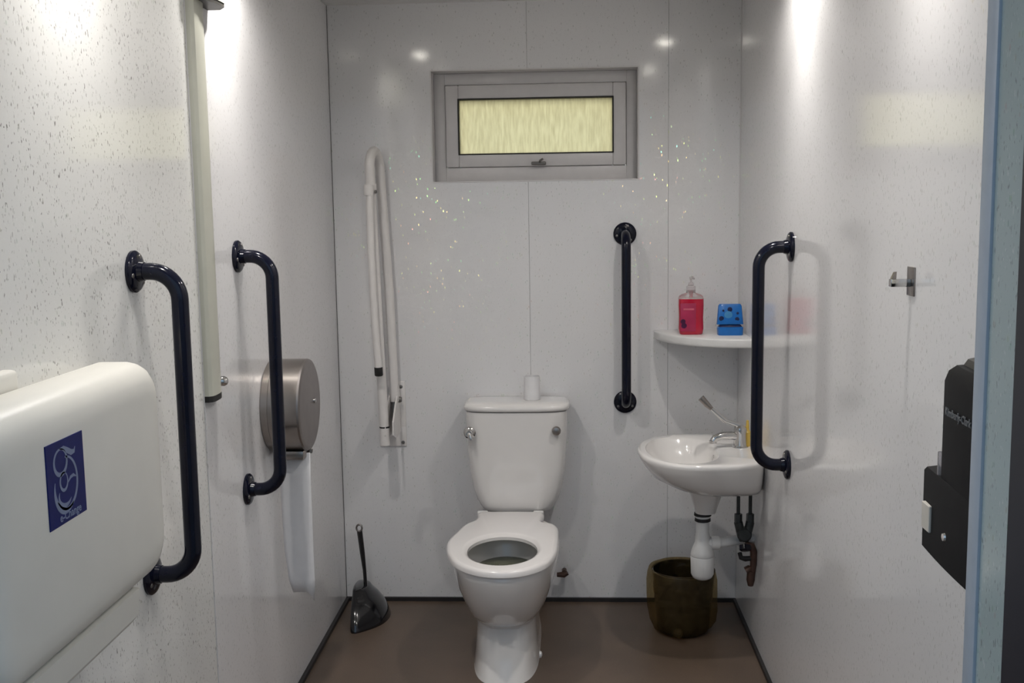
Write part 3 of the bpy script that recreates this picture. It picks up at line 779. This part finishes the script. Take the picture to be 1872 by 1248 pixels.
for i, (y, z) in enumerate(path):
    f0 = [0, 0, .02, .05, .16, .26][i]; f1 = [0, 0, .0, .02, .02, .06][i]
    for k in range(NX):
        u = k/(NX-1); u = f0 + (1-f0-f1)*u
        zz = z - (.045*max(0, u-.75)*4*(.7 if i == len(path)-1 else 0))
        vs_.append((XL+.020+.088*u, y+.004*math.sin(u*5+i), zz))
fs_ = [(i*NX+k, i*NX+k+1, (i+1)*NX+k+1, (i+1)*NX+k) for i in range(len(path)-1) for k in range(NX-1)]
po = link_mesh('toilet_paper', vs_, fs_, M['paper'])
md = po.modifiers.new('thickness', 'SOLIDIFY'); md.thickness = .0012
tag(po, 'white length of toilet paper hanging with a torn end below the steel drum', 'toilet paper')

# ------------------------------------------------------------------ cream post beside the panel joint
mp_ = thing('metal_post', (XL, -1.39, 1.0), 'cream vertical metal post with dark end cap on left wall over panel joint', 'post')
pf = [(0, -1.434), (.010, -1.434), (.017, -1.428), (.020, -1.416), (.020, -1.385), (.017, -1.366), (.010, -1.352), (0, -1.350)]
B().loft([[(XL+x, y, z) for x, y in pf] for z in (1.022, 2.148)]).build('channel', M['cream'], mp_, 25)
pf2 = [(x*1.02, -1.392+(y+1.392)*1.01) for x, y in pf]
B().loft([[(XL+x, y, z) for x, y in pf2] for z in (1.008, 1.022)]).build('end_cap', M['rubber'], mp_, 25)
B().disc((XL+.013, -1.355, 1.045), (.85, .3, 0), [(0, .012), (.008, .012), (.014, .009), (.017, .004)], 20).build('bolt', M['chrome'], mp_)
pf3 = [(0, -1.437), (.022, -1.437), (.034, -1.42), (.048, -1.36), (.050, -1.31), (.03, -1.28), (0, -1.28)]
B().loft([[(XL+x, y, z) for x, y in pf3] for z in (1.915, 2.10)]).build('head_cover', M['cream'], mp_, 25)
B().loft([[(XL+x*.97, y, z) for x, y in pf3] for z in (1.906, 1.915)]).build('head_underside', M['grey_smoke'], mp_, 25)

# ------------------------------------------------------------------ baby changing unit
ch = thing('changing_unit', (XL, -2.27, .80), 'cream folded baby changing unit with blue sticker on left wall by door', 'changing unit')
def face_loop(y0, y1, z0, z1, r, n=9):
    out = []
    for (cy, cz, a0) in ((y1-r[0], z1-r[0], 0), (y0+r[1], z1-r[1], PI/2), (y0+r[2], z0+r[2], PI), (y1-r[3], z0+r[3], 1.5*PI)):
        rr = r[(0, 1, 2, 3)[[0, PI/2, PI, 1.5*PI].index(a0)]]
        for k in range(n):
            a = a0 + PI/2*k/(n-1); out.append((cy+math.cos(a)*rr, cz+math.sin(a)*rr))
    return out
def chring(x, ins, z0=.815, z1=1.190, y0=-2.585, y1=-1.985):
    r = [max(.012, .068-ins*.8)]*4
    return [(XL+x, y, z) for y, z in face_loop(y0+ins, y1-ins, z0+ins, z1-ins, r)]
B().loft([chring(.030, .004), chring(.036, 0), chring(.080, 0), chring(.094, .003), chring(.106, .010), chring(.114, .020), chring(.119, .034), chring(.1205, .055)]).build('tray', M['changer'], ch, 60)
B().loft([chring(0, .03, .765, 1.19, -2.585, -1.97), chring(.029, .022, .765, 1.19, -2.585, -1.97)]).build('wall_mount', M['changer'], ch, 50)
b = B()
lo_ = [(.02, .805), (.02, .735), (.085, .748), (.100, .765), (.104, .812), (.09, .814)]
b.loft([[(XL+x, y, z) for x, z in lo_] for y in (-2.58, -2.13, -2.10)]); b.build('lower_housing', M['changer'], ch, 30)
b = B().bbox(XL+.001, XL+.028, -2.56, -2.30, 1.178, 1.216, .008, 3); b.build('hinge_cover', M['changer'], ch, 50)
# sticker
F = XL+.1207
sk = B().bbox(F-.0003, F+.0014, -2.424, -2.312, 1.008, 1.127, .0004, 1).build('sticker', M['sticker'], ch)
Fs = F+.0016
def P(u, v): return (Fs, -2.424+.112*u, 1.008+.119*v)      # u left-right, v bottom-top
def stroke(b, pts, w):
    n_ = len(pts); ringL, ringR = [], []
    for i in range(n_):
        a = Vector(pts[max(0, i-1)]); c = Vector(pts[min(n_-1, i+1)]); t = (c-a).normalized(); q = Vector((-t.y, t.x))
        ww = w[0] + (w[1]-w[0])*math.sin(PI*i/(n_-1)) if isinstance(w, tuple) else w
        p = Vector(pts[i]); ringL.append(p+q*ww/2); ringR.append(p-q*ww/2)
    vs = [P(v.x, v.y) for v in ringL] + [P(v.x, v.y) for v in ringR]
    b.add(vs, [(i, i+1, n_+i+1, n_+i) for i in range(n_-1)])
def arcp(cx, cy, rx, ry, a0, a1, n_=28): return [(cx+math.cos(math.radians(a0+(a1-a0)*k/n_))*rx, cy+math.sin(math.radians(a0+(a1-a0)*k/n_))*ry) for k in range(n_+1)]
b = B()
stroke(b, arcp(.36, .745, .17, .15, 80, 440), (.02, .055))          # large head loop
stroke(b, [(.36, .90), (.46, .895), (.56, .845), (.66, .80), (.74, .80), (.77, .85)], (.015, .075))   # flick of hair
stroke(b, arcp(.48, .47, .30, .31, 215, 450), (.02, .05))           # embracing right arc
stroke(b, arcp(.46, .43, .29, .29, 160, 310), (.015, .085))         # lower left crescent
stroke(b, arcp(.44, .33, .17, .12, 150, 330), (.01, .06))
stroke(b, arcp(.42, .50, .10, .105, 60, 420), (.015, .04))          # small head loop
stroke(b, [(.52, .46), (.60, .51), (.68, .52), (.75, .49)], (.012, .045))
b.build('logo', M['sticker_ink'], sk, smooth=False)
text_mesh('lettering', 'e-Change', .017, M['sticker_ink'], sk, frame(P(.55, .085), (0, 1, 0), (0, 0, 1)), .0002, .0002)

# ------------------------------------------------------------------ paper towel dispenser, right wall
pd = thing('paper_towel_dispenser', (XR, -2.46, .95), 'tall black paper towel dispenser on the right wall beside the doorway', 'dispenser')
def dring(z, d, y1, y0=-2.592, r=.012, n_=24, bow=.006):
    out = [(XR-.001, y0, z), (XR-.001, y1, z)]
    for k in range(n_+1):
        u = k/n_; y = y1 + (y0-y1)*u
        e = min(u, 1-u)*abs(y1-y0); c = 1-max(0, 1-e/r)**2 if e < r else 1
        out.append((XR-d*(.72+.28*math.sqrt(max(0, c))) - bow*math.sin(PI*u), y, z))
    return out
B().loft([dring(z, d, y1) for z, d, y1 in ((1.066, .1005, -2.350), (1.20, .1, -2.350), (1.214, .096, -2.353), (1.222, .088, -2.360))]).build('upper_cover', M['black_smoke'], pd, 40)
B().loft([dring(z, d, y1) for z, d, y1 in ((1.2225, .080, -2.362), (1.231, .076, -2.366), (1.236, .062, -2.375))]).build('top', M['grey_smoke'], pd, 40)
B().loft([dring(z, d, y1, r=.012) for z, d, y1 in ((.948, .098, -2.288), (.952, .102, -2.285), (1.062, .102, -2.285), (1.067, .099, -2.288))]).build('lower_cover', M['black_smoke'], pd, 40)
B().bbox(XR-.1085, XR-.102, -2.340, -2.309, .982, 1.020, .001, 1).build('paper_label', M['card'], pd)
B().disc((XR-.107, -2.40, .995), (-1, 0, 0), [(0, .006), (.003, .005)], 14).build('lock', M['chrome'], pd)
B().bbox(XR-.102, XR-.094, -2.352, -2.346, 1.066, 1.100, .0015, 2).build('window_strip', M['clear'], pd)
text_mesh('lettering', 'Kimberly-Clark', .0145, M['grey_ink'], pd, frame((XR-.1075, -2.432, 1.163), (0, -1, 0), (0, 0, 1)), .0006, .0003)
tag(B().disc((XR-.045, -2.455, 1.236), (0, 0, 1), [(0, .035), (.012, .035), (.022, .028), (.028, .014)], 28).build('plastic_tub', M['tub'], angle=60),
    'pale rounded plastic tub lying on top of the black dispenser', 'tub')

# ------------------------------------------------------------------ coat hook
hk = thing('coat_hook', (XR, -1.892, 1.30), 'small chrome coat hook on the right wall', 'hook')
B().bbox(XR-.003, XR, -1.913, -1.874, 1.275, 1.326, .001, 2).build('back_plate', M['steel'], hk)
B().bbox(XR-.038, XR-.003, -1.899, -1.885, 1.291, 1.305, .0015, 2).build('arm', M['chrome'], hk)
b = B(); b.loft([[(XR-.036, y, 1.305), (XR-.028, y, 1.305), (XR-.0275, y, 1.318), (XR-.031, y, 1.317)] for y in (-1.896, -1.887)]); b.build('tip', M['steel'], hk, 30)
